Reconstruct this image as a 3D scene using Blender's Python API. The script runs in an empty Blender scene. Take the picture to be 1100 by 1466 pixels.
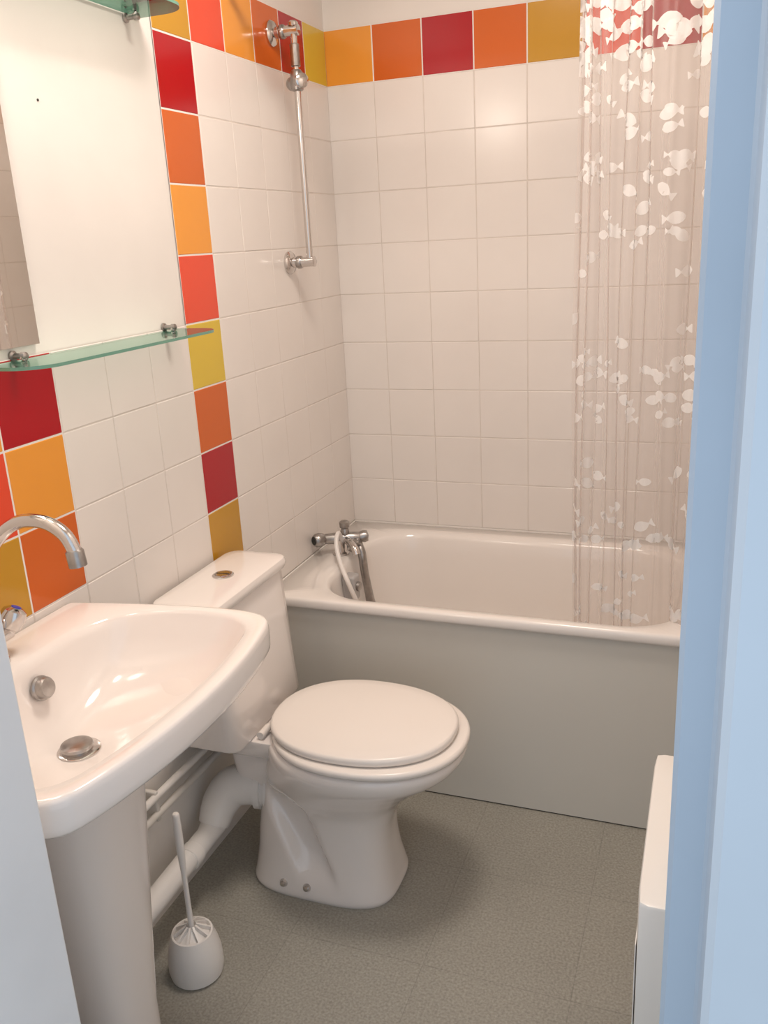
import bpy, math, random
from mathutils import Vector, Matrix
random.seed(7)
COL=bpy.context.collection
ZB=1.907; RIM=0.554; T=.15
# ---------------- materials ----------------
def mat(name,col,rough=.4,metal=0,coat=0,noise=0,nscale=6,bump=0,bscale=80,spec=.5):
    m=bpy.data.materials.new(name); m.use_nodes=True; nt=m.node_tree; b=nt.nodes["Principled BSDF"]
    b.inputs["Base Color"].default_value=(*col,1); b.inputs["Roughness"].default_value=rough
    b.inputs["Metallic"].default_value=metal; b.inputs["Coat Weight"].default_value=coat; b.inputs["Coat Roughness"].default_value=.05
    b.inputs["Specular IOR Level"].default_value=spec
    tc=nt.nodes.new("ShaderNodeTexCoord")
    if noise:
        n=nt.nodes.new("ShaderNodeTexNoise"); n.inputs["Scale"].default_value=nscale; n.inputs["Detail"].default_value=4
        nt.links.new(tc.outputs["Object"],n.inputs["Vector"])
        r=nt.nodes.new("ShaderNodeValToRGB"); r.color_ramp.elements[0].position=.3; r.color_ramp.elements[1].position=.7
        r.color_ramp.elements[0].color=(*[c*(1-noise) for c in col],1); r.color_ramp.elements[1].color=(*[min(1,c*(1+noise*.5)) for c in col],1)
        nt.links.new(n.outputs["Fac"],r.inputs["Fac"]); nt.links.new(r.outputs["Color"],b.inputs["Base Color"])
    if bump:
        n=nt.nodes.new("ShaderNodeTexNoise"); n.inputs["Scale"].default_value=bscale
        nt.links.new(tc.outputs["Object"],n.inputs["Vector"])
        bp=nt.nodes.new("ShaderNodeBump"); bp.inputs["Strength"].default_value=bump; bp.inputs["Distance"].default_value=.002
        nt.links.new(n.outputs["Fac"],bp.inputs["Height"]); nt.links.new(bp.outputs["Normal"],b.inputs["Normal"])
    return m
WHT=mat("tile_white",(.82,.76,.71),.2,noise=.03,nscale=4,bump=.2,bscale=9)
cols={'y':(.70,.49,.05),'m':(.56,.28,.02),'a':(.84,.33,.045),'o':(.64,.125,.015),'c':(.78,.075,.03),'r':(.42,.005,.012)}
TM={k:mat("tile_glaze_"+k,v,.16,noise=.04,nscale=3) for k,v in cols.items()}
GR=mat("grout",(.70,.63,.57),.85,noise=.12,nscale=12)
GRL=mat("grout_light",(.82,.77,.72),.8)
PL=mat("plaster",(.80,.75,.70),.55,noise=.05,nscale=3,bump=.2,bscale=30)
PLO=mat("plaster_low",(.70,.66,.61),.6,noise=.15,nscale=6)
CER=mat("ceramic",(.87,.80,.75),.11,coat=.35)
ENA=mat("enamel",(.87,.81,.76),.16,coat=.25)
PLA=mat("seat_plastic",(.87,.80,.74),.24)
WPL=mat("white_plastic",(.84,.80,.76),.3)
CH=mat("chrome",(.66,.63,.61),.14,1)
CHD=mat("chrome_worn",(.42,.40,.385),.3,1,noise=.2,nscale=60)
DK=mat("dark_gap",(.03,.028,.025),.8)
PAN=mat("tub_panel_paint",(.70,.67,.61),.36,noise=.04,nscale=2,bump=.1,bscale=15)
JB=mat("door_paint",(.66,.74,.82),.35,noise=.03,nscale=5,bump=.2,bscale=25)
JB2=mat("door_paint_in_shade",(.48,.57,.67),.4,noise=.05,nscale=5,bump=.2,bscale=25)  # same door paint, shade of the angled jamb step put into the colour
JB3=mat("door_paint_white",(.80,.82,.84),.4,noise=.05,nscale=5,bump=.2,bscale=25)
HT=mat("heater_enamel",(.87,.83,.78),.3)
HOSE=mat("hose_white",(.82,.77,.73),.35)
GREY=mat("grey_plastic",(.45,.43,.42),.35)
BLUE=mat("blue_dot",(.02,.05,.4),.3)
MIR=mat("mirror_silver",(.90,.90,.88),.02,1)
def glass():
    m=bpy.data.materials.new("shelf_glass"); m.use_nodes=True; nt=m.node_tree; nt.nodes.clear()
    o=nt.nodes.new("ShaderNodeOutputMaterial"); mx=nt.nodes.new("ShaderNodeMixShader"); t=nt.nodes.new("ShaderNodeBsdfTransparent"); g=nt.nodes.new("ShaderNodeBsdfGlossy")
    t.inputs[0].default_value=(.95,.98,.965,1); g.inputs["Roughness"].default_value=.02; g.inputs[0].default_value=(.9,1,.96,1)
    f=nt.nodes.new("ShaderNodeFresnel"); f.inputs[0].default_value=1.4
    nt.links.new(f.outputs[0],mx.inputs[0]); nt.links.new(t.outputs[0],mx.inputs[1]); nt.links.new(g.outputs[0],mx.inputs[2]); nt.links.new(mx.outputs[0],o.inputs[0]); return m
GLA=glass(); GED=mat("glass_edge",(.14,.32,.24),.12,spec=.8)
def sheer(name,fac,edge,col,rough,spec=.5):
    m=bpy.data.materials.new(name); m.use_nodes=True; nt=m.node_tree; b=nt.nodes["Principled BSDF"]; o=nt.nodes["Material Output"]
    b.inputs["Base Color"].default_value=(*col,1); b.inputs["Roughness"].default_value=rough; b.inputs["Specular IOR Level"].default_value=spec
    t=nt.nodes.new("ShaderNodeBsdfTransparent"); t.inputs[0].default_value=(.97,.95,.94,1)
    tl=nt.nodes.new("ShaderNodeBsdfTranslucent"); tl.inputs[0].default_value=(*col,1)
    m1=nt.nodes.new("ShaderNodeMixShader"); m1.inputs[0].default_value=.35; nt.links.new(b.outputs[0],m1.inputs[1]); nt.links.new(tl.outputs[0],m1.inputs[2])
    mx=nt.nodes.new("ShaderNodeMixShader"); lw=nt.nodes.new("ShaderNodeLayerWeight"); lw.inputs[0].default_value=.3
    ma=nt.nodes.new("ShaderNodeMath"); ma.operation='MULTIPLY_ADD'; ma.inputs[1].default_value=edge; ma.inputs[2].default_value=fac
    nt.links.new(lw.outputs["Facing"],ma.inputs[0]); nt.links.new(ma.outputs[0],mx.inputs[0])
    nt.links.new(t.outputs[0],mx.inputs[1]); nt.links.new(m1.outputs[0],mx.inputs[2]); nt.links.new(mx.outputs[0],o.inputs[0]); return m
CUR=sheer("vinyl_sheer",.19,.48,(.84,.78,.75),.2); FSH=sheer("fish_print",.88,.1,(.99,.97,.95),.6,.15)
def floormat():
    m=bpy.data.materials.new("vinyl_floor"); m.use_nodes=True; nt=m.node_tree; b=nt.nodes["Principled BSDF"]; b.inputs["Roughness"].default_value=.5
    tc=nt.nodes.new("ShaderNodeTexCoord")
    def nz(s,d):
        n=nt.nodes.new("ShaderNodeTexNoise"); n.inputs["Scale"].default_value=s; n.inputs["Detail"].default_value=d; nt.links.new(tc.outputs["Object"],n.inputs["Vector"]); return n
    n1=nz(190,8); n2=nz(5,3)
    r=nt.nodes.new("ShaderNodeValToRGB"); r.color_ramp.elements[0].position=.3; r.color_ramp.elements[1].position=.7
    r.color_ramp.elements[0].color=(.30,.282,.24,1); r.color_ramp.elements[1].color=(.47,.445,.385,1)
    nt.links.new(n1.outputs[0],r.inputs[0])
    r2=nt.nodes.new("ShaderNodeValToRGB"); r2.color_ramp.elements[0].color=(.82,.82,.82,1); r2.color_ramp.elements[1].color=(1,1,1,1)
    nt.links.new(n2.outputs[0],r2.inputs[0])
    mx=nt.nodes.new("ShaderNodeMix"); mx.data_type='RGBA'; mx.blend_type='MULTIPLY'; mx.inputs[0].default_value=1
    nt.links.new(r.outputs[0],mx.inputs[6]); nt.links.new(r2.outputs[0],mx.inputs[7])
    br=nt.nodes.new("ShaderNodeTexBrick"); br.offset=0; br.inputs["Scale"].default_value=1; br.inputs["Brick Width"].default_value=.31; br.inputs["Row Height"].default_value=.31
    br.inputs["Mortar Size"].default_value=.001; br.inputs["Color1"].default_value=(1,1,1,1); br.inputs["Color2"].default_value=(.96,.96,.96,1); br.inputs["Mortar"].default_value=(.80,.80,.80,1)
    nt.links.new(tc.outputs["Object"],br.inputs["Vector"])
    m2=nt.nodes.new("ShaderNodeMix"); m2.data_type='RGBA'; m2.blend_type='MULTIPLY'; m2.inputs[0].default_value=1
    nt.links.new(mx.outputs[2],m2.inputs[6]); nt.links.new(br.outputs["Color"],m2.inputs[7]); nt.links.new(m2.outputs[2],b.inputs["Base Color"])
    bp=nt.nodes.new("ShaderNodeBump"); bp.inputs["Strength"].default_value=.12; bp.inputs["Distance"].default_value=.001
    nt.links.new(n1.outputs[0],bp.inputs["Height"]); nt.links.new(bp.outputs[0],b.inputs["Normal"]); return m
FL=floormat()
# ---------------- helpers ----------------
def obj(name,vs,fs,mats,mi=None,smooth=False,parent=None,auto=False):
    me=bpy.data.meshes.new(name); me.from_pydata([tuple(v) for v in vs],[],fs)
    for m in (mats if isinstance(mats,list) else [mats]): me.materials.append(m)
    if mi:
        for p,i in zip(me.polygons,mi): p.material_index=i
    import bmesh
    bm=bmesh.new(); bm.from_mesh(me); bmesh.ops.recalc_face_normals(bm,faces=bm.faces); bm.to_mesh(me); bm.free()
    for p in me.polygons: p.use_smooth=smooth
    o=bpy.data.objects.new(name,me); COL.objects.link(o)
    if auto:
        try: me.set_sharp_from_angle(angle=math.radians(40))
        except Exception: pass
    if parent: o.parent=parent
    return o
def empty(name):
    e=bpy.data.objects.new(name,None); e.empty_display_size=.05; COL.objects.link(e); return e
def box(name,a,b,m,parent=None,bev=0):
    (x0,y0,z0),(x1,y1,z1)=a,b
    vs=[(x,y,z) for x in(x0,x1) for y in(y0,y1) for z in(z0,z1)]
    o=obj(name,vs,[(0,1,3,2),(4,6,7,5),(0,4,5,1),(2,3,7,6),(0,2,6,4),(1,5,7,3)],m,parent=parent)
    if bev:
        md=o.modifiers.new("b","BEVEL"); md.width=bev; md.segments=3
        for p in o.data.polygons:p.use_smooth=True
        try: o.data.set_sharp_from_angle(angle=math.radians(80))
        except Exception: pass
        md.harden_normals=False
    return o
def loft(name,rings,m,cap=(True,True),parent=None,smooth=True,auto=True):
    N=len(rings[0]); vs=[p for r in rings for p in r]; fs=[]
    for i in range(len(rings)-1):
        for j in range(N):
            fs.append((i*N+j,i*N+(j+1)%N,(i+1)*N+(j+1)%N,(i+1)*N+j))
    if cap[0]: fs.append(tuple(range(N)))
    if cap[1]: fs.append(tuple((len(rings)-1)*N+j for j in range(N)))
    return obj(name,vs,fs,m,smooth=smooth,parent=parent,auto=auto)
def sup(cx,cy,hx,hy,z,n=2.,N=64,hb=None):
    o=[]
    for i in range(N):
        a=2*math.pi*i/N; c,s=math.cos(a),math.sin(a)
        h=hx if c>=0 or hb is None else hb
        o.append((cx+h*math.copysign(abs(c)**(2/n),c),cy+hy*math.copysign(abs(s)**(2/n),s),z))
    return o
def sweep(name,pts,rad,m,parent=None,N=16,smoothpath=True,sub=6):
    P=[Vector(p) for p in pts]; R=rad if isinstance(rad,list) else [rad]*len(P)
    if smoothpath and len(P)>2:
        Q=[];RR=[]
        for i in range(len(P)-1):
            p0=P[max(i-1,0)];p1=P[i];p2=P[i+1];p3=P[min(i+2,len(P)-1)]
            for k in range(sub):
                t=k/sub; Q.append(.5*((2*p1)+(p2-p0)*t+(2*p0-5*p1+4*p2-p3)*t*t+(3*p1-p0-3*p2+p3)*t**3)); RR.append(R[i]*(1-t)+R[i+1]*t)
        Q.append(P[-1]);RR.append(R[-1]); P=Q;R=RR
    rings=[]; t0=(P[1]-P[0]).normalized(); nrm=t0.orthogonal().normalized()
    for i,p in enumerate(P):
        t=(P[min(i+1,len(P)-1)]-P[max(i-1,0)]).normalized()
        nrm=(nrm-t*nrm.dot(t)).normalized(); b=t.cross(nrm)
        rings.append([tuple(p+R[i]*(math.cos(2*math.pi*j/N)*nrm+math.sin(2*math.pi*j/N)*b)) for j in range(N)])
    return loft(name,rings,m,parent=parent)
def turned(name,base,axis,prof,m,parent=None,N=32):
    B=Vector(base);A=Vector(axis).normalized();n=A.orthogonal().normalized();b=A.cross(n)
    rings=[[tuple(B+A*d+max(r,1e-4)*(math.cos(2*math.pi*j/N)*n+math.sin(2*math.pi*j/N)*b)) for j in range(N)] for d,r in prof]
    return loft(name,rings,m,parent=parent)
def polar(poly,c,N,z):
    out=[]
    for i in range(N):
        a=2*math.pi*(i+.5)/N; d=(math.cos(a),math.sin(a)); best=None
        for k in range(len(poly)):
            p=poly[k];q=poly[(k+1)%len(poly)]; ex,ey=q[0]-p[0],q[1]-p[1]
            den=d[0]*ey-d[1]*ex
            if abs(den)<1e-12: continue
            wx,wy=p[0]-c[0],p[1]-c[1]
            t=(wx*ey-wy*ex)/den; s=(wx*d[1]-wy*d[0])/den
            if t>0 and -1e-6<=s<=1+1e-6 and (best is None or t>best): best=t
        out.append((c[0]+d[0]*best,c[1]+d[1]*best,z))
    return out
def rrect(x0,x1,y0,y1,r,K=10):
    o=[]
    for cx,cy,a0 in((x1-r,y1-r,0),(x0+r,y1-r,90),(x0+r,y0+r,180),(x1-r,y0+r,270)):
        for k in range(K+1):
            a=math.radians(a0+90*k/K); o.append((cx+r*math.cos(a),cy+r*math.sin(a)))
    return o
def crspline(pts,sub=8):
    n=len(pts);o=[]
    for i in range(n-1):
        p0=pts[max(i-1,0)];p1=pts[i];p2=pts[i+1];p3=pts[min(i+2,n-1)]
        for k in range(sub):
            t=k/sub; o.append(tuple(.5*((2*p1[d])+(p2[d]-p0[d])*t+(2*p0[d]-5*p1[d]+4*p2[d]-p3[d])*t*t+(3*p1[d]-p0[d]-3*p2[d]+p3[d])*t**3) for d in range(len(p1))))
    o.append(pts[-1]); return o
def lerp(r1,r2,s,z=None):
    return [(a[0]*(1-s)+b[0]*s,a[1]*(1-s)+b[1]*s,(a[2]*(1-s)+b[2]*s) if z is None else z) for a,b in zip(r1,r2)]
# ---------------- tiled walls ----------------
MK=[WHT]+[TM[k] for k in 'ymaocr']+[GR,GRL]; IX={'w':0,**{k:i+1 for i,k in enumerate('ymaocr')}}
def tiles(name,org,du,n,lay,parent):
    vs=[];fs=[];mi=[];org=Vector(org);du=Vector(du);n=Vector(n)
    for (u0,z0,c) in lay:
        g=.0012 if c=='w' else .0019
        ta=random.uniform(-.0005,.0005);tb=random.uniform(-.0005,.0005)
        base=len(vs)
        for ins,h in((0,.0026),(g,.0026),(g+.0012,.0034)):
            for (a,bb) in((0,0),(1,0),(1,1),(0,1)):
                uu=u0+(ins if a==0 else T-ins); zz=z0+(ins if bb==0 else T-ins)
                vs.append(org+du*uu+Vector((0,0,zz))+n*(h+((ta*(a-.5)+tb*(bb-.5)) if h>.003 else 0)))
        for li,l in enumerate((0,4)):
            for i in range(4):
                fs.append((base+l+i,base+l+(i+1)%4,base+l+4+(i+1)%4,base+l+4+i)); mi.append((7 if c=='w' else 8) if li==0 else IX[c])
        fs.append((base+8,base+9,base+10,base+11)); mi.append(IX[c])
    return obj(name,vs,fs,MK,mi,parent=parent)
bx=0.0; ly=-.004
wb=box("wall_back",(-.1,0,0),(1.3,.1,2.5),PL)
wl=box("wall_left",(-.1,-2.0,0),(0,0,2.5),PL)
wr=box("wall_right",(1.2,-2.0,0),(1.3,0,2.5),PL)
lay=[]
for i in range(8):
    lay.append((i*T,ZB,"aoromcra"[i]))
    for k in range(1,10): lay.append((i*T,ZB-k*T,'w'))
tiles("tiling_back",(0,0,0),(1,0,0),(0,-1,0),lay,wb)
lay=[]; colc=['r','o','a','c','y','o','r','m','w']
for j in range(13):
    y0=-(j+1)*T+ly
    if j<6: lay.append((y0,ZB,"yroacm"[j]))
    for k in range(1,10):
        if j>=6 and k<5: continue
        c='w'
        if j==5: c=colc[k-1]
        if j==9: c={5:'r',6:'a',7:'o'}.get(k,'w')
        if j==10: c={5:'a',6:'c',7:'m'}.get(k,'w')
        lay.append((y0,ZB-k*T,c))
tiles("tiling_left",(0,0,0),(0,1,0),(1,0,0),lay,wl)
lay=[(-(j+1)*T,ZB-k*T,'w') for j in range(13) for k in range(0,10)]
tiles("tiling_right",(1.2,0,0),(0,1,0),(-1,0,0),lay,wr)
box("floor",(-.1,-3.6,-.05),(2.2,.1,0),FL)
box("ceiling",(-.1,-2.07,2.5),(1.3,.1,2.6),PL)
# front wall with doorway
fw=empty("wall_front")
box("wall_front_left",(-.1,-2.09,0),(.38,-2.0,2.5),PL,fw)
box("wall_front_right",(1.26,-2.09,0),(1.3,-2.0,2.5),PL,fw)
box("wall_front_head",(.38,-2.09,2.1),(1.26,-2.0,2.5),PL,fw)
df=empty("door_1")
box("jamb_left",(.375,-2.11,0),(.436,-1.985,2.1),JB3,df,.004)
vs=[];prof=[(1.114,-1.985),(1.114,-1.995),(1.118,-2.0),(1.141,-2.010),(1.144,-2.016),(1.146,-2.05),(1.152,-2.056),(1.26,-2.056),(1.26,-1.985)]
for z in(0,2.1):
    for p in prof: vs.append((p[0],p[1],z))
n=len(prof); fs=[(i,(i+1)%n,n+(i+1)%n,n+i) for i in range(n)]+[tuple(range(n)),tuple(range(n,2*n))]
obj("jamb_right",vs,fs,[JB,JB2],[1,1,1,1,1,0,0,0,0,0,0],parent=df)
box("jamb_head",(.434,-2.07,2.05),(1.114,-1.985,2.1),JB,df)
box("strike_plate",(1.1145,-2.0012,.735),(1.1185,-1.9955,.79),CHD,df)
# ---------------- bathtub ----------------
tub=empty("bathtub"); YF=-.675; N=256; tc=(.6,-.335)
def ro(x0,x1,y0,y1,r,z): return polar(rrect(x0,x1,y0,y1,r),tc,N,z)
X0,X1,Y1=.005,1.195,-.005
rings=[ro(X0,X1,YF+.015,Y1,.02,RIM-.028),ro(X0,X1,YF+.002,Y1,.02,RIM-.028),ro(X0,X1,YF,Y1,.02,RIM-.022),ro(X0,X1,YF,Y1,.02,RIM-.008),ro(X0,X1,YF+.003,Y1,.02,RIM-.002),ro(X0,X1,YF+.008,Y1,.02,RIM),
 ro(.120,1.10,-.646,-.078,.16,RIM-.001),ro(.127,1.093,-.640,-.084,.157,RIM-.006),ro(.133,1.087,-.635,-.090,.153,RIM-.018),ro(.140,1.078,-.626,-.097,.15,RIM-.06),
 ro(.160,1.04,-.607,-.114,.15,RIM-.2),ro(.185,1.00,-.585,-.135,.14,RIM-.33),ro(.215,.96,-.55,-.17,.13,RIM-.375),ro(.27,.90,-.50,-.22,.11,RIM-.392),ro(.4,.75,-.40,-.3,.04,RIM-.397)]
loft("tub_shell",rings,ENA,(False,True),tub,auto=False)
box("front_panel",(.002,-.658,.004),(1.198,-.645,RIM-.03),PAN,tub)
box("panel_gap",(.002,-.655,0),(1.198,-.646,.004),DK,tub)
box("sealant_back",(0.005,-.009,RIM-.001),(1.195,-.0045,RIM+.005),GRL,tub,.001)
box("sealant_left",(0.0045,-.67,RIM-.001),(.009,-.005,RIM+.004),GRL,tub,.001)
box("overflow_box",(.140,-.455,.455),(.180,-.408,.535),GREY,tub,.008)
turned("overflow_knob",(.180,-.431,.50),(1,0,-.1),[(0,.014),(.008,.014),(.01,.011),(.011,.001)],CHD,tub)
mx=empty("bath_mixer_tap")
a=Vector((.045,-.335,.604)); b=Vector((.140,-.295,.604)); ax=(b-a).normalized()
turned("tap_body",a,ax,[(-.012,.012),(0,.016),(.03,.018),(.07,.018),(.10,.016),(.112,.012),(.113,.001)],CHD,mx)
turned("tap_handle_near",a-ax*.006,-ax+Vector((0,-.9,.1)),[(0,.010),(.004,.019),(.018,.022),(.030,.020),(.036,.015),(.037,.001)],CHD,mx)
turned("tap_handle_near_cap",a-ax*.006+(-ax+Vector((0,-.9,.1))).normalized()*.0365,-ax+Vector((0,-.9,.1)),[(0,.013),(.0015,.012),(.0016,.001)],DK,mx)
turned("tap_handle_far",b-ax*.004,ax+Vector((0,0,.1)),[(0,.010),(.004,.017),(.018,.019),(.028,.016),(.032,.001)],CHD,mx)
turned("tap_shank",(.085,-.32,RIM),(0,0,1),[(0,.026),(.006,.026),(.01,.018),(.05,.016)],CH,mx)
turned("diverter",(.1,-.315,.618),(0,0,1),[(0,.013),(.01,.014),(.018,.011),(.022,.015),(.038,.016),(.042,.010),(.043,.001)],CHD,mx)
sweep("spout",[(.1,-.315,.60),(.13,-.345,.60),(.15,-.365,.592),(.158,-.372,.575)],[.012,.012,.012,.013],CH,mx)
sweep("shower_hose",[(.095,-.325,.598),(.098,-.36,.635),(.105,-.395,.615),(.125,-.425,.575),(.165,-.468,.53),(.19,-.455,.45),(.20,-.40,.38),(.195,-.345,.37),(.18,-.325,.40)],.0068,HOSE,mx,sub=8)
sweep("hand_shower_grip",[(.135,-.305,.60),(.155,-.325,.565),(.163,-.328,.50),(.172,-.325,.43),(.176,-.325,.40)],[.010,.013,.0125,.013,.015],CHD,mx)
turned("hand_shower_head",(.125,-.32,.598),(.5,-.5,-.6),[(0,.012),(.01,.022),(.022,.024),(.026,.02),(.027,.001)],CHD,mx)
# shower rail
sr=empty("shower_slide_rail"); YR=-.357
for nm,z in(("top",1.99),("low",1.42)):
    turned("flange_"+nm,(.003,YR,z),(1,0,0),[(0,.030),(.006,.031),(.012,.027),(.016,.014),(.06,.0125),(.070,.0125),(.080,.0135),(.083,.008)],CH,sr)
    turned("flange_ring_"+nm,(.03,YR,z),(1,0,0),[(0,.015),(.003,.017),(.012,.017),(.015,.015)],CHD,sr)
XB=.069
sweep("rail_bar",[(XB,YR,1.41),(XB,YR,2.0)],.0088,CH,sr,smoothpath=False)
turned("rail_cap",(XB,YR,2.0),(0,0,1),[(0,.013),(.008,.013),(.012,.008),(.013,.001)],CH,sr)
turned("rail_collar",(XB,YR,1.945),(0,0,1),[(-.04,.010),(-.038,.0125),(.012,.0125),(.014,.01)],CHD,sr)
turned("slider_body",(XB,YR,1.848),(0,0,1),[(0,.012),(.003,.016),(.03,.017),(.045,.016),(.05,.012)],CHD,sr)
turned("slider_knob",(XB+.008,YR-.01,1.868),(.75,-.65,.0),[(0,.012),(.010,.013),(.014,.017),(.026,.018),(.029,.013),(.03,.001)],CH,sr)
turned("slider_cradle",(XB-.005,YR+.008,1.868),(-.75,.65,.1),[(0,.012),(.010,.014),(.014,.018),(.03,.017),(.031,.001)],CHD,sr)
# ---------------- toilet ----------------
CY=-1.02; wc=empty("toilet")
ctrl=[(0,.138,.496,.118,3.4),(.012,.135,.500,.122,3.4),(.035,.140,.495,.118,3.4),(.08,.147,.487,.111,3.2),(.14,.153,.482,.106,3.0),(.19,.160,.487,.105,2.8),(.235,.168,.507,.112,2.5),(.28,.180,.550,.138,2.3),(.32,.190,.600,.163,2.2),(.352,.20,.642,.181,2.2),(.376,.203,.660,.188,2.2),(.391,.207,.660,.186,2.2),(.398,.215,.650,.178,2.2)]
cc=crspline(ctrl,6); rings=[]
for z,xb,xf,hw,nn in cc:
    xm=xb+.47*(xf-xb)
    r=sup(xm,CY,xf-xm,hw,z,nn,160,hb=xm-xb); r2=[]
    for x,y,zz in r:
        d=y-CY
        xc=.285+(.17-zz)*.45; wdt=.040+.10*max(0,zz-.14)
        k=math.exp(-(abs((x-xc)/wdt))**5-(abs((zz-.170)/.105))**5)
        r2.append((x,CY+d*(1-.32*k),zz))
    rings.append(r2)
loft("bowl",rings,CER,parent=wc)
def rb(name,x0,x1,hy,z0,z1,m,r=.02,e=.008,parent=wc,tap=0,cy=CY,dome=0,x1b=None):
    cx=(x0+x1)/2; c=(cx,cy); R=[]
    if x1b is None: x1b=x1-tap
    def g(ins,z):
        t=(z-z0)/(z1-z0); t=max(0,min(1,t)); tp=tap*(1-t); xx=x1b*(1-t)+x1*t
        return polar(rrect(x0+ins+tp*.3,xx-ins,cy-hy+ins+tp,cy+hy-ins-tp,r),c,96,z)
    R=[g(e,z0),g(e*.3,z0+e*.3),g(0,z0+e),g(0,z1-e),g(e*.3,z1-e*.3),g(e,z1)]
    if dome: R+= [g(e+.02,z1+dome*.6),g(e+.045,z1+dome)]
    return loft(name,R,m,parent=parent)
rb("rear_platform",.03,.30,.105,.345,.398,CER,.03,.01,tap=.012)
rb("rear_neck",.10,.28,.075,.20,.36,CER,.03,.01,tap=.02)
rb("tank",.022,.168,.172,.396,.722,CER,.026,.01,tap=.006,x1b=.192)
rb("tank_lid",.014,.180,.182,.720,.750,CER,.03,.011,dome=.004)
turned("flush_button",(.10,CY,.752),(0,0,1),[(0,.025),(.004,.025),(.006,.022),(.0062,.019),(.004,.018),(.0065,.017),(.007,.001)],CH,wc)
box("flush_button_split",(.083,CY-.0008,.7575),(.117,CY+.0008,.7595),DK,wc)
def eggslab(name,xb,xf,hw,z0,z1,dome,m,xmf=.47):
    xm=xb+xmf*(xf-xb); R=[]
    def g(ins,z): return sup(xm,CY,xf-xm-ins,hw-ins,z,2.2,96,hb=xm-xb-ins)
    e=.007
    R=[g(e,z0),g(e*.3,z0+e*.3),g(0,z0+e),g(0,z1-e),g(e*.3,z1-e*.3),g(e,z1)]
    for t in (.15,.35,.6,.85): R.append([(xm+(x-xm)*(1-t),CY+(y-CY)*(1-t),z1+dome*math.sin(t*math.pi/2)) for x,y,_ in g(e,z1)])
    return loft(name,R,m,parent=wc,auto=False)
eggslab("seat_ring",.218,.668,.190,.400,.418,0,PLA)
eggslab("seat_lid",.212,.643,.171,.4195,.440,.006,PLA)
for s in(-1,1):
    turned("hinge",(.210,CY+s*.075-.02,.410),(0,1,0),[(0,.001),(0,.009),(.04,.009),(.04,.001)],PLA,wc)
for x in(.245,.305):
    turned("floor_bolt",(x,CY-.112,.034),(0,-1,.3),[(0,.011),(.006,.010),(.012,.007),(.014,.001)],CH,wc)
turned("outlet_collar",(.205,CY-.012,.222),(-1,-.25,.05),[(0,.05),(.02,.052),(.022,.057),(.034,.057),(.036,.05),(.044,.05),(.046,.056),(.06,.056),(.062,.048)],WPL,wc)
sweep("outlet_elbow",[(.16,CY-.025,.225),(.125,CY-.035,.23),(.09,CY-.05,.222),(.068,CY-.075,.19),(.062,CY-.105,.15)],[.05,.05,.049,.044,.036],WPL,wc,N=24)
wp=empty("waste_pipe")
sweep("pipe_run",[(.062,CY-.105,.150),(.062,CY-.14,.142),(.062,-1.5,.130),(.062,-1.9,.118)],[.031,.026,.026,.026],WPL,wp,N=24,smoothpath=False)
turned("pipe_coupling",(.062,-1.21,.1385),(0,-1,-.03),[(0,.027),(.002,.029),(.03,.029),(.032,.027)],WPL,wp)
sp=empty("water_supply_pipes")
for z,rn in((.318,"upper"),(.275,"lower")):
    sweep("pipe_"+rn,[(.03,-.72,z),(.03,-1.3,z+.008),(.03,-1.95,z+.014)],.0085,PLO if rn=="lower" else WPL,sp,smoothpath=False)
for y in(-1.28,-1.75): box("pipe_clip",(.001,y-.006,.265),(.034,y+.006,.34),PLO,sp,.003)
# ---------------- washbasin ----------------
wbn=empty("pedestal_washbasin"); SY=-1.665; ZS=.846; N=160
half=[(0.006,.250),(.08,.266),(.17,.281),(.26,.292),(.335,.297),(.390,.290),(.420,.268),(.437,.215),(.450,.14),(.457,.07),(.459,0)]
h=crspline(half,6); outer=[(x,y+SY) for x,y in h]+[(x,-y+SY) for x,y in reversed(h[:-1])]
ih=[(.105,0),(.103,.09),(.108,.16),(.135,.214),(.19,.248),(.26,.266),(.322,.268),(.366,.257),(.394,.228),(.409,.175),(.421,.09),(.425,0)]
hi=crspline(ih,6); inner=[(x,y+SY) for x,y in hi]+[(x,-y+SY) for x,y in reversed(hi[1:-1])]
bc=(.25,SY)
O=polar(outer,bc,N,ZS); I=polar(inner,bc,N,ZS)
ctrO=[(bc[0],bc[1],0)]*N
def insO(k,z): return [(max(x,.006),y,zz) for x,y,zz in lerp(O,ctrO,k,z)]
pr=polar(rrect(.085,.275,SY-.10,SY+.09,.08),bc,N,.64)
ped=[(x,y,.64) for x,y,_ in pr]
rings=[lerp(O,ped,1,.62),lerp(O,ped,.95,.665),lerp(O,ped,.80,.705),lerp(O,ped,.58,.738),lerp(O,ped,.34,.764),lerp(O,ped,.16,.781),lerp(O,ped,.06,.788),lerp(O,ped,.02,.792),insO(0.002,.798),insO(0,.806),insO(0,ZS-.014),insO(.004,ZS-.006),insO(.014,ZS-.001),insO(.03,ZS),
 lerp(I,O,.12,ZS-.002),I,]
rings[-1]=[(x,y,ZS-.009) for x,y,_ in I]
dr=[(.205+.035*math.cos(2*math.pi*(i+.5)/N),SY+.035*math.sin(2*math.pi*(i+.5)/N),0) for i in range(N)]
for s,d in((.04,.022),(.09,.041),(.16,.062),(.26,.083),(.4,.102),(.58,.118),(.78,.128),(.93,.133),(1,.135)):
    rings.append(lerp(I,dr,s,ZS-d))
loft("basin",rings,CER,(False,True),wbn,auto=False)
R=[]
for z,hx,hy in((0,.078,.070),(.01,.080,.072),(.05,.076,.068),(.2,.076,.070),(.4,.088,.088),(.55,.098,.102),(.70,.108,.116)):
    R.append(sup(.190,SY-.02,hx,hy,z,2.8,64))
loft("pedestal",R,CER,parent=wbn)
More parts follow.
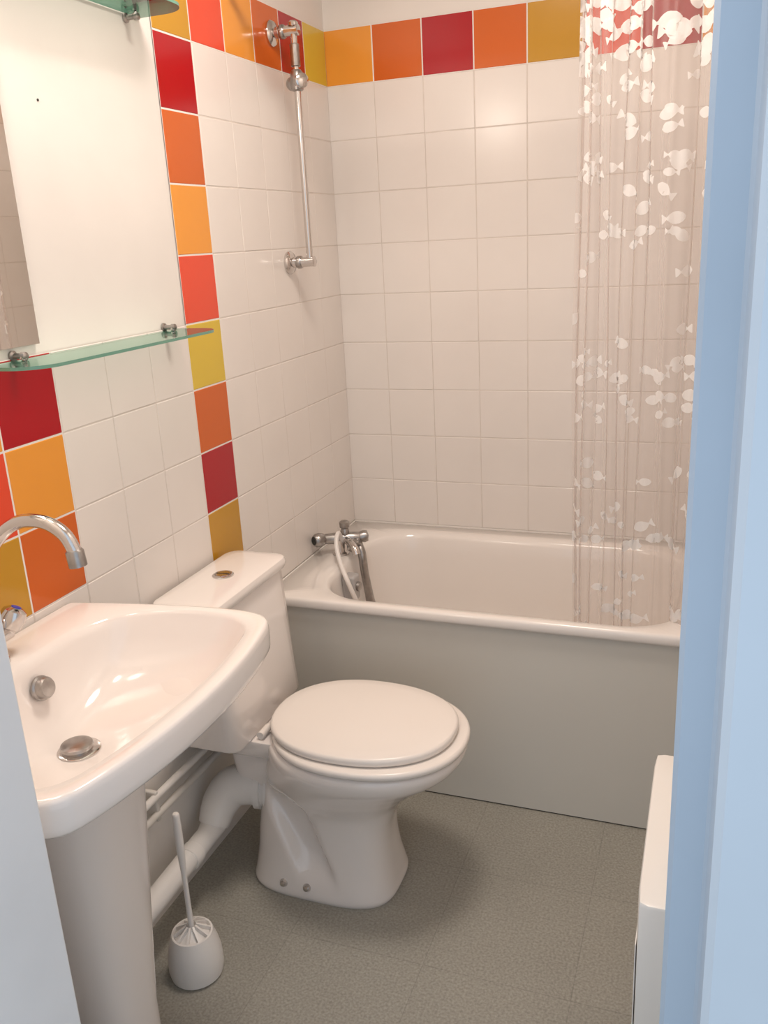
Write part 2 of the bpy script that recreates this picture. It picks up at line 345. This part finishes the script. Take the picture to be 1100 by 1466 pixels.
turned("drain_flange",(.205,SY,ZS-.1345),(0,0,1),[(0,.034),(.002,.034),(.004,.029),(.004,.001)],CH,wbn)
turned("drain_plug",(.205,SY-.004,ZS-.131),(0,0,1),[(0,.024),(.006,.027),(.010,.025),(.012,.018),(.0125,.001)],CHD,wbn)
turned("plug_knob",(.118,SY+.030,ZS-.052),(1,0,.25),[(0,.021),(.004,.021),(.006,.018),(.014,.018),(.018,.015),(.019,.001)],CHD,wbn)
fc=empty("basin_mixer_tap")
turned("tap_base",(.058,SY,ZS-.001),(0,0,1),[(0,.028),(.006,.028),(.012,.022),(.05,.019),(.07,.016),(.075,.012)],CH,fc)
turned("tap_crossbar",(.058,SY-.045,ZS+.038),(0,1,0),[(0,.001),(0,.014),(.09,.014),(.09,.001)],CH,fc)
sweep("tap_spout",[(.058,SY,ZS+.06),(.062,SY,.96),(.082,SY,1.02),(.122,SY,1.067),(.165,SY,1.094),(.213,SY,1.097),(.247,SY,1.080),(.262,SY,1.052)],.0105,CH,fc,sub=8)
turned("tap_aerator",(.260,SY,1.058),(.12,0,-1),[(0,.011),(.003,.0135),(.026,.0135),(.027,.010)],CHD,fc)
for s in(-1,1):
    turned("tap_handle",(.058,SY+s*.038,ZS+.035),(.25,s*.35,.75),[(0,.012),(.01,.013),(.014,.020),(.03,.022),(.042,.019),(.047,.011),(.048,.001)],CH,fc)
    turned("tap_handle_dot",(.058+.25*.055,SY+s*(.038+.35*.055),ZS+.035+.75*.055),(.25,s*.35,.75),[(-.004,.009),(0.001,.008),(.0015,.001)],BLUE,fc)
# ---------------- brush ----------------
tb=empty("toilet_brush_set"); bx_,by_=.166,-1.397
turned("brush_holder",(bx_,by_,0),(0,0,1),[(0,.050),(.004,.055),(.02,.058),(.05,.057),(.08,.051),(.104,.043),(.105,.039),(.100,.037),(.06,.034)],WPL,tb)
turned("brush_cap",(bx_,by_,.092),(0,0,1),[(0,.036),(.006,.036),(.013,.022),(.02,.012),(.021,.001)],WPL,tb)
for k in range(10):
    a=2*math.pi*k/10; c,s=math.cos(a),math.sin(a)
    p=[(.008,.096),(.04,.096),(.041,.104),(.010,.122)]
    vs=[]
    for w in(-.0022,.0022):
        for r,z in p: vs.append((bx_+c*r-s*w,by_+s*r+c*w,z))
    obj("cap_fin",vs,[(0,1,2,3),(4,5,6,7),(0,1,5,4),(1,2,6,5),(2,3,7,6),(3,0,4,7)],WPL,parent=tb)
sweep("brush_handle",[(bx_,by_,.10),(bx_,by_,.17),(bx_,by_,.25),(bx_,by_,.31),(bx_,by_,.36),(bx_,by_,.39),(bx_,by_,.395)],[.0065,.0055,.0055,.0085,.0085,.0075,.003],WPL,tb)
# ---------------- mirror + shelves ----------------
mi=empty("wall_mirror")
box("mirror_glass",(.0045,-1.95,1.325),(.0095,-1.383,1.96),MIR,mi)
box("mirror_edge",(.0035,-1.9505,1.3245),(.0045,-1.3825,1.9605),DK,mi)
def shelf(name,z,up):
    e=empty(name); y0,y1=-1.53,-.945
    p=[(.005,y1),(.005,y0)]
    for k in range(13):
        a=math.radians(-90+90*k/12); p.append((.065+.06*math.cos(a),y0+.06+.06*math.sin(a)))
    for k in range(13):
        a=math.radians(90*k/12); p.append((.065+.06*math.cos(a),y1-.06+.06*math.sin(a)))
    n=len(p); vs=[(x,y,z-.0028) for x,y in p]+[(x,y,z+.0028) for x,y in p]
    fs=[tuple(range(n)),tuple(range(n,2*n))]+[(i,(i+1)%n,n+(i+1)%n,n+i) for i in range(n)]
    obj("glass_plate",vs,fs,[GLA,GED],[0,0]+[1]*n,parent=e)
    for yy in(-1.445,-.990):
        turned("bracket_arm",(.001,yy,z+up*.010),(1,0,0),[(0,.009),(.004,.009),(.006,.005),(.020,.005),(.022,.007),(.030,.007),(.032,.004)],CHD,e)
        turned("bracket_screw",(.026,yy,z-.011),(0,0,1),[(0,.005),(.003,.007),(.006,.007),(.008,.004),(.014,.004),(.016,.007),(.021,.007),(.024,.004)],CH,e)
shelf("glass_shelf",1.301,1); shelf("glass_shelf.001",1.920,-1)
turned("wall_screw_hole",(.0,-1.28,1.73),(1,0,0),[(0,.0022),(.0012,.0022),(.0014,.001)],DK,wl)
# ---------------- shower curtain ----------------
sc=empty("shower_curtain"); cx0,cx1=.824,1.17; cyy=-.590
def cpt(s,z,off=0):
    ph=2*math.pi*(6.5*s+.45*math.sin(5.1*s)+.10*math.sin(17*s))
    t=(1.95-z)/1.45
    amp=.013*(.75+.45*math.sin(9*s+1.3))*(1-.15*t)
    x=cx0+(cx1-cx0)*s+.006*math.sin(2*ph)+.004*math.sin(4*z+s*20)
    y=cyy+amp*math.sin(ph+.25*math.sin(3*z))+.0022*math.sin(5.3*ph+2*z)+.003*math.sin(z*4+s*20)
    return (x,y-off,z)
TAB=[0.]; M_=800
for i in range(M_):
    p=cpt(i/M_,1.2);q=cpt((i+1)/M_,1.2); TAB.append(TAB[-1]+math.hypot(p[0]-q[0],p[1]-q[1]))
ARC=TAB[-1]
def s_of(a):
    a=max(0,min(ARC,a)); lo,hi_=0,M_
    while hi_-lo>1:
        m=(lo+hi_)//2
        if TAB[m]<=a: lo=m
        else: hi_=m
    return (lo+(a-TAB[lo])/max(1e-9,TAB[hi_]-TAB[lo]))/M_
NS,NZ=320,40; Z0,Z1=.505,2.02
vs=[cpt(i/NS,Z0+(Z1-Z0)*j/NZ) for j in range(NZ+1) for i in range(NS+1)]
fs=[(j*(NS+1)+i,j*(NS+1)+i+1,(j+1)*(NS+1)+i+1,(j+1)*(NS+1)+i) for j in range(NZ) for i in range(NS)]
obj("curtain_sheet",vs,fs,CUR,smooth=True,parent=sc)
prof_=[(-.5,.0),(-.44,.11),(-.34,.20),(-.2,.265),(-.05,.28),(.08,.25),(.2,.17),(.3,.07),(.36,.05),(.45,.14),(.56,.22),(.60,.20)]
vs=[];fs=[]
bands=[(1.90,2.0,55),(1.78,1.92,75),(1.62,1.78,26),(1.40,1.62,40),(1.20,1.40,6),(1.04,1.19,46),(.88,1.02,8),(.74,.84,26),(.60,.72,7),(.52,.60,16)]
for za,zb,cnt in bands:
    for _ in range(cnt):
        a0=random.uniform(.0,1)**1.1*ARC; z0=random.uniform(za,zb); L_=random.uniform(.030,.050)*(1.25 if za>1.7 else 1); an=random.gauss(0,.3)+(math.pi if random.random()<.35 else 0)
        b=len(vs); n=len(prof_)
        for px,h_ in prof_:
            for sy in(-1,0,1):
                py=sy*h_
                dx=(px*math.cos(an)-py*math.sin(an))*L_; dz=(px*math.sin(an)+py*math.cos(an))*L_
                vs.append(cpt(s_of(a0+dx),min(Z1,max(Z0,z0+dz)),.0015))
        for k in range(n-1):
            for q_ in(0,1): fs.append((b+3*k+q_,b+3*k+q_+1,b+3*k+q_+4,b+3*k+q_+3))
obj("fish_prints",vs,fs,FSH,smooth=True,parent=sc)
sweep("curtain_rod",[(.003,cyy,2.06),(1.197,cyy,2.06)],.012,WPL,sc,smoothpath=False)
for k in range(9):
    x=cx0+.02+k*.038
    sweep("curtain_ring",[(x,cyy+.018*math.cos(a),2.048+.024*math.sin(a)) for a in [2*math.pi*i/12 for i in range(13)]],.0018,WPL,sc,N=6,smoothpath=False)
# ---------------- heater ----------------
he=empty("electric_heater")
rb("heater_body",1.067,1.165,.20,.12,.55,HT,.012,.006,parent=he,cy=-1.37)
for k in range(12):
    y=-1.535+k*.029
    box("vent_slot",(1.112,y,.5490),(1.140,y+.012,.5505),GREY,he)
box("front_inset",(1.0655,-1.55,.16),(1.0672,-1.19,.46),HT,he,.0005)
box("heater_bracket",(1.165,-1.52,.2),(1.2,-1.22,.5),GREY,he)
# ---------------- lamps ----------------
vl=empty("vanity_lamp")
box("lamp_base",(.004,-1.82,2.0),(.03,-1.54,2.05),WPL,vl,.004)
l=bpy.data.lights.new("vanity_bulb","POINT"); l.energy=4.2; l.color=(1,.88,.77); l.shadow_soft_size=.055
o=bpy.data.objects.new("vanity_bulb",l); o.location=(.13,-1.68,1.95); COL.objects.link(o); o.parent=vl
cl=empty("ceiling_fill")  # unseen fill light, added to brighten the room evenly from above
turned("fill_fixture",(.6,-1.15,2.5),(0,0,-1),[(0,.22),(.02,.22),(.025,.2)],WPL,cl)  # disc added to give the fill light a fixture
l=bpy.data.lights.new("ceiling_fill_light","AREA"); l.shape='DISK'; l.size=.4; l.energy=14.5; l.color=(1,.90,.81)
o=bpy.data.objects.new("ceiling_fill_light",l); o.location=(.6,-1.15,2.46); COL.objects.link(o); o.parent=cl
w=bpy.data.worlds.new("w"); bpy.context.scene.world=w; w.use_nodes=True; w.node_tree.nodes["Background"].inputs[0].default_value=(.76,.87,1,1); w.node_tree.nodes["Background"].inputs[1].default_value=1.0
bpy.context.scene.view_settings.view_transform='Standard'
# ---------------- camera ----------------
yaw,p,r=-.3674,-.3013,-.0531; C=(1.1264,-2.6413,1.470)
f=Vector((math.sin(yaw)*math.cos(p),math.cos(yaw)*math.cos(p),math.sin(p))); rt=Vector((math.cos(yaw),-math.sin(yaw),0)); up=rt.cross(f)
rr=rt*math.cos(r)+up*math.sin(r); uu=-rt*math.sin(r)+up*math.cos(r)
cam=bpy.data.cameras.new("camera"); c=bpy.data.objects.new("camera",cam); COL.objects.link(c)
cam.sensor_fit='VERTICAL'; cam.sensor_height=36; cam.lens=1256.94/1466*36; cam.clip_start=.02
c.matrix_world=Matrix(((rr[0],uu[0],-f[0],C[0]),(rr[1],uu[1],-f[1],C[1]),(rr[2],uu[2],-f[2],C[2]),(0,0,0,1)))
bpy.context.scene.camera=c
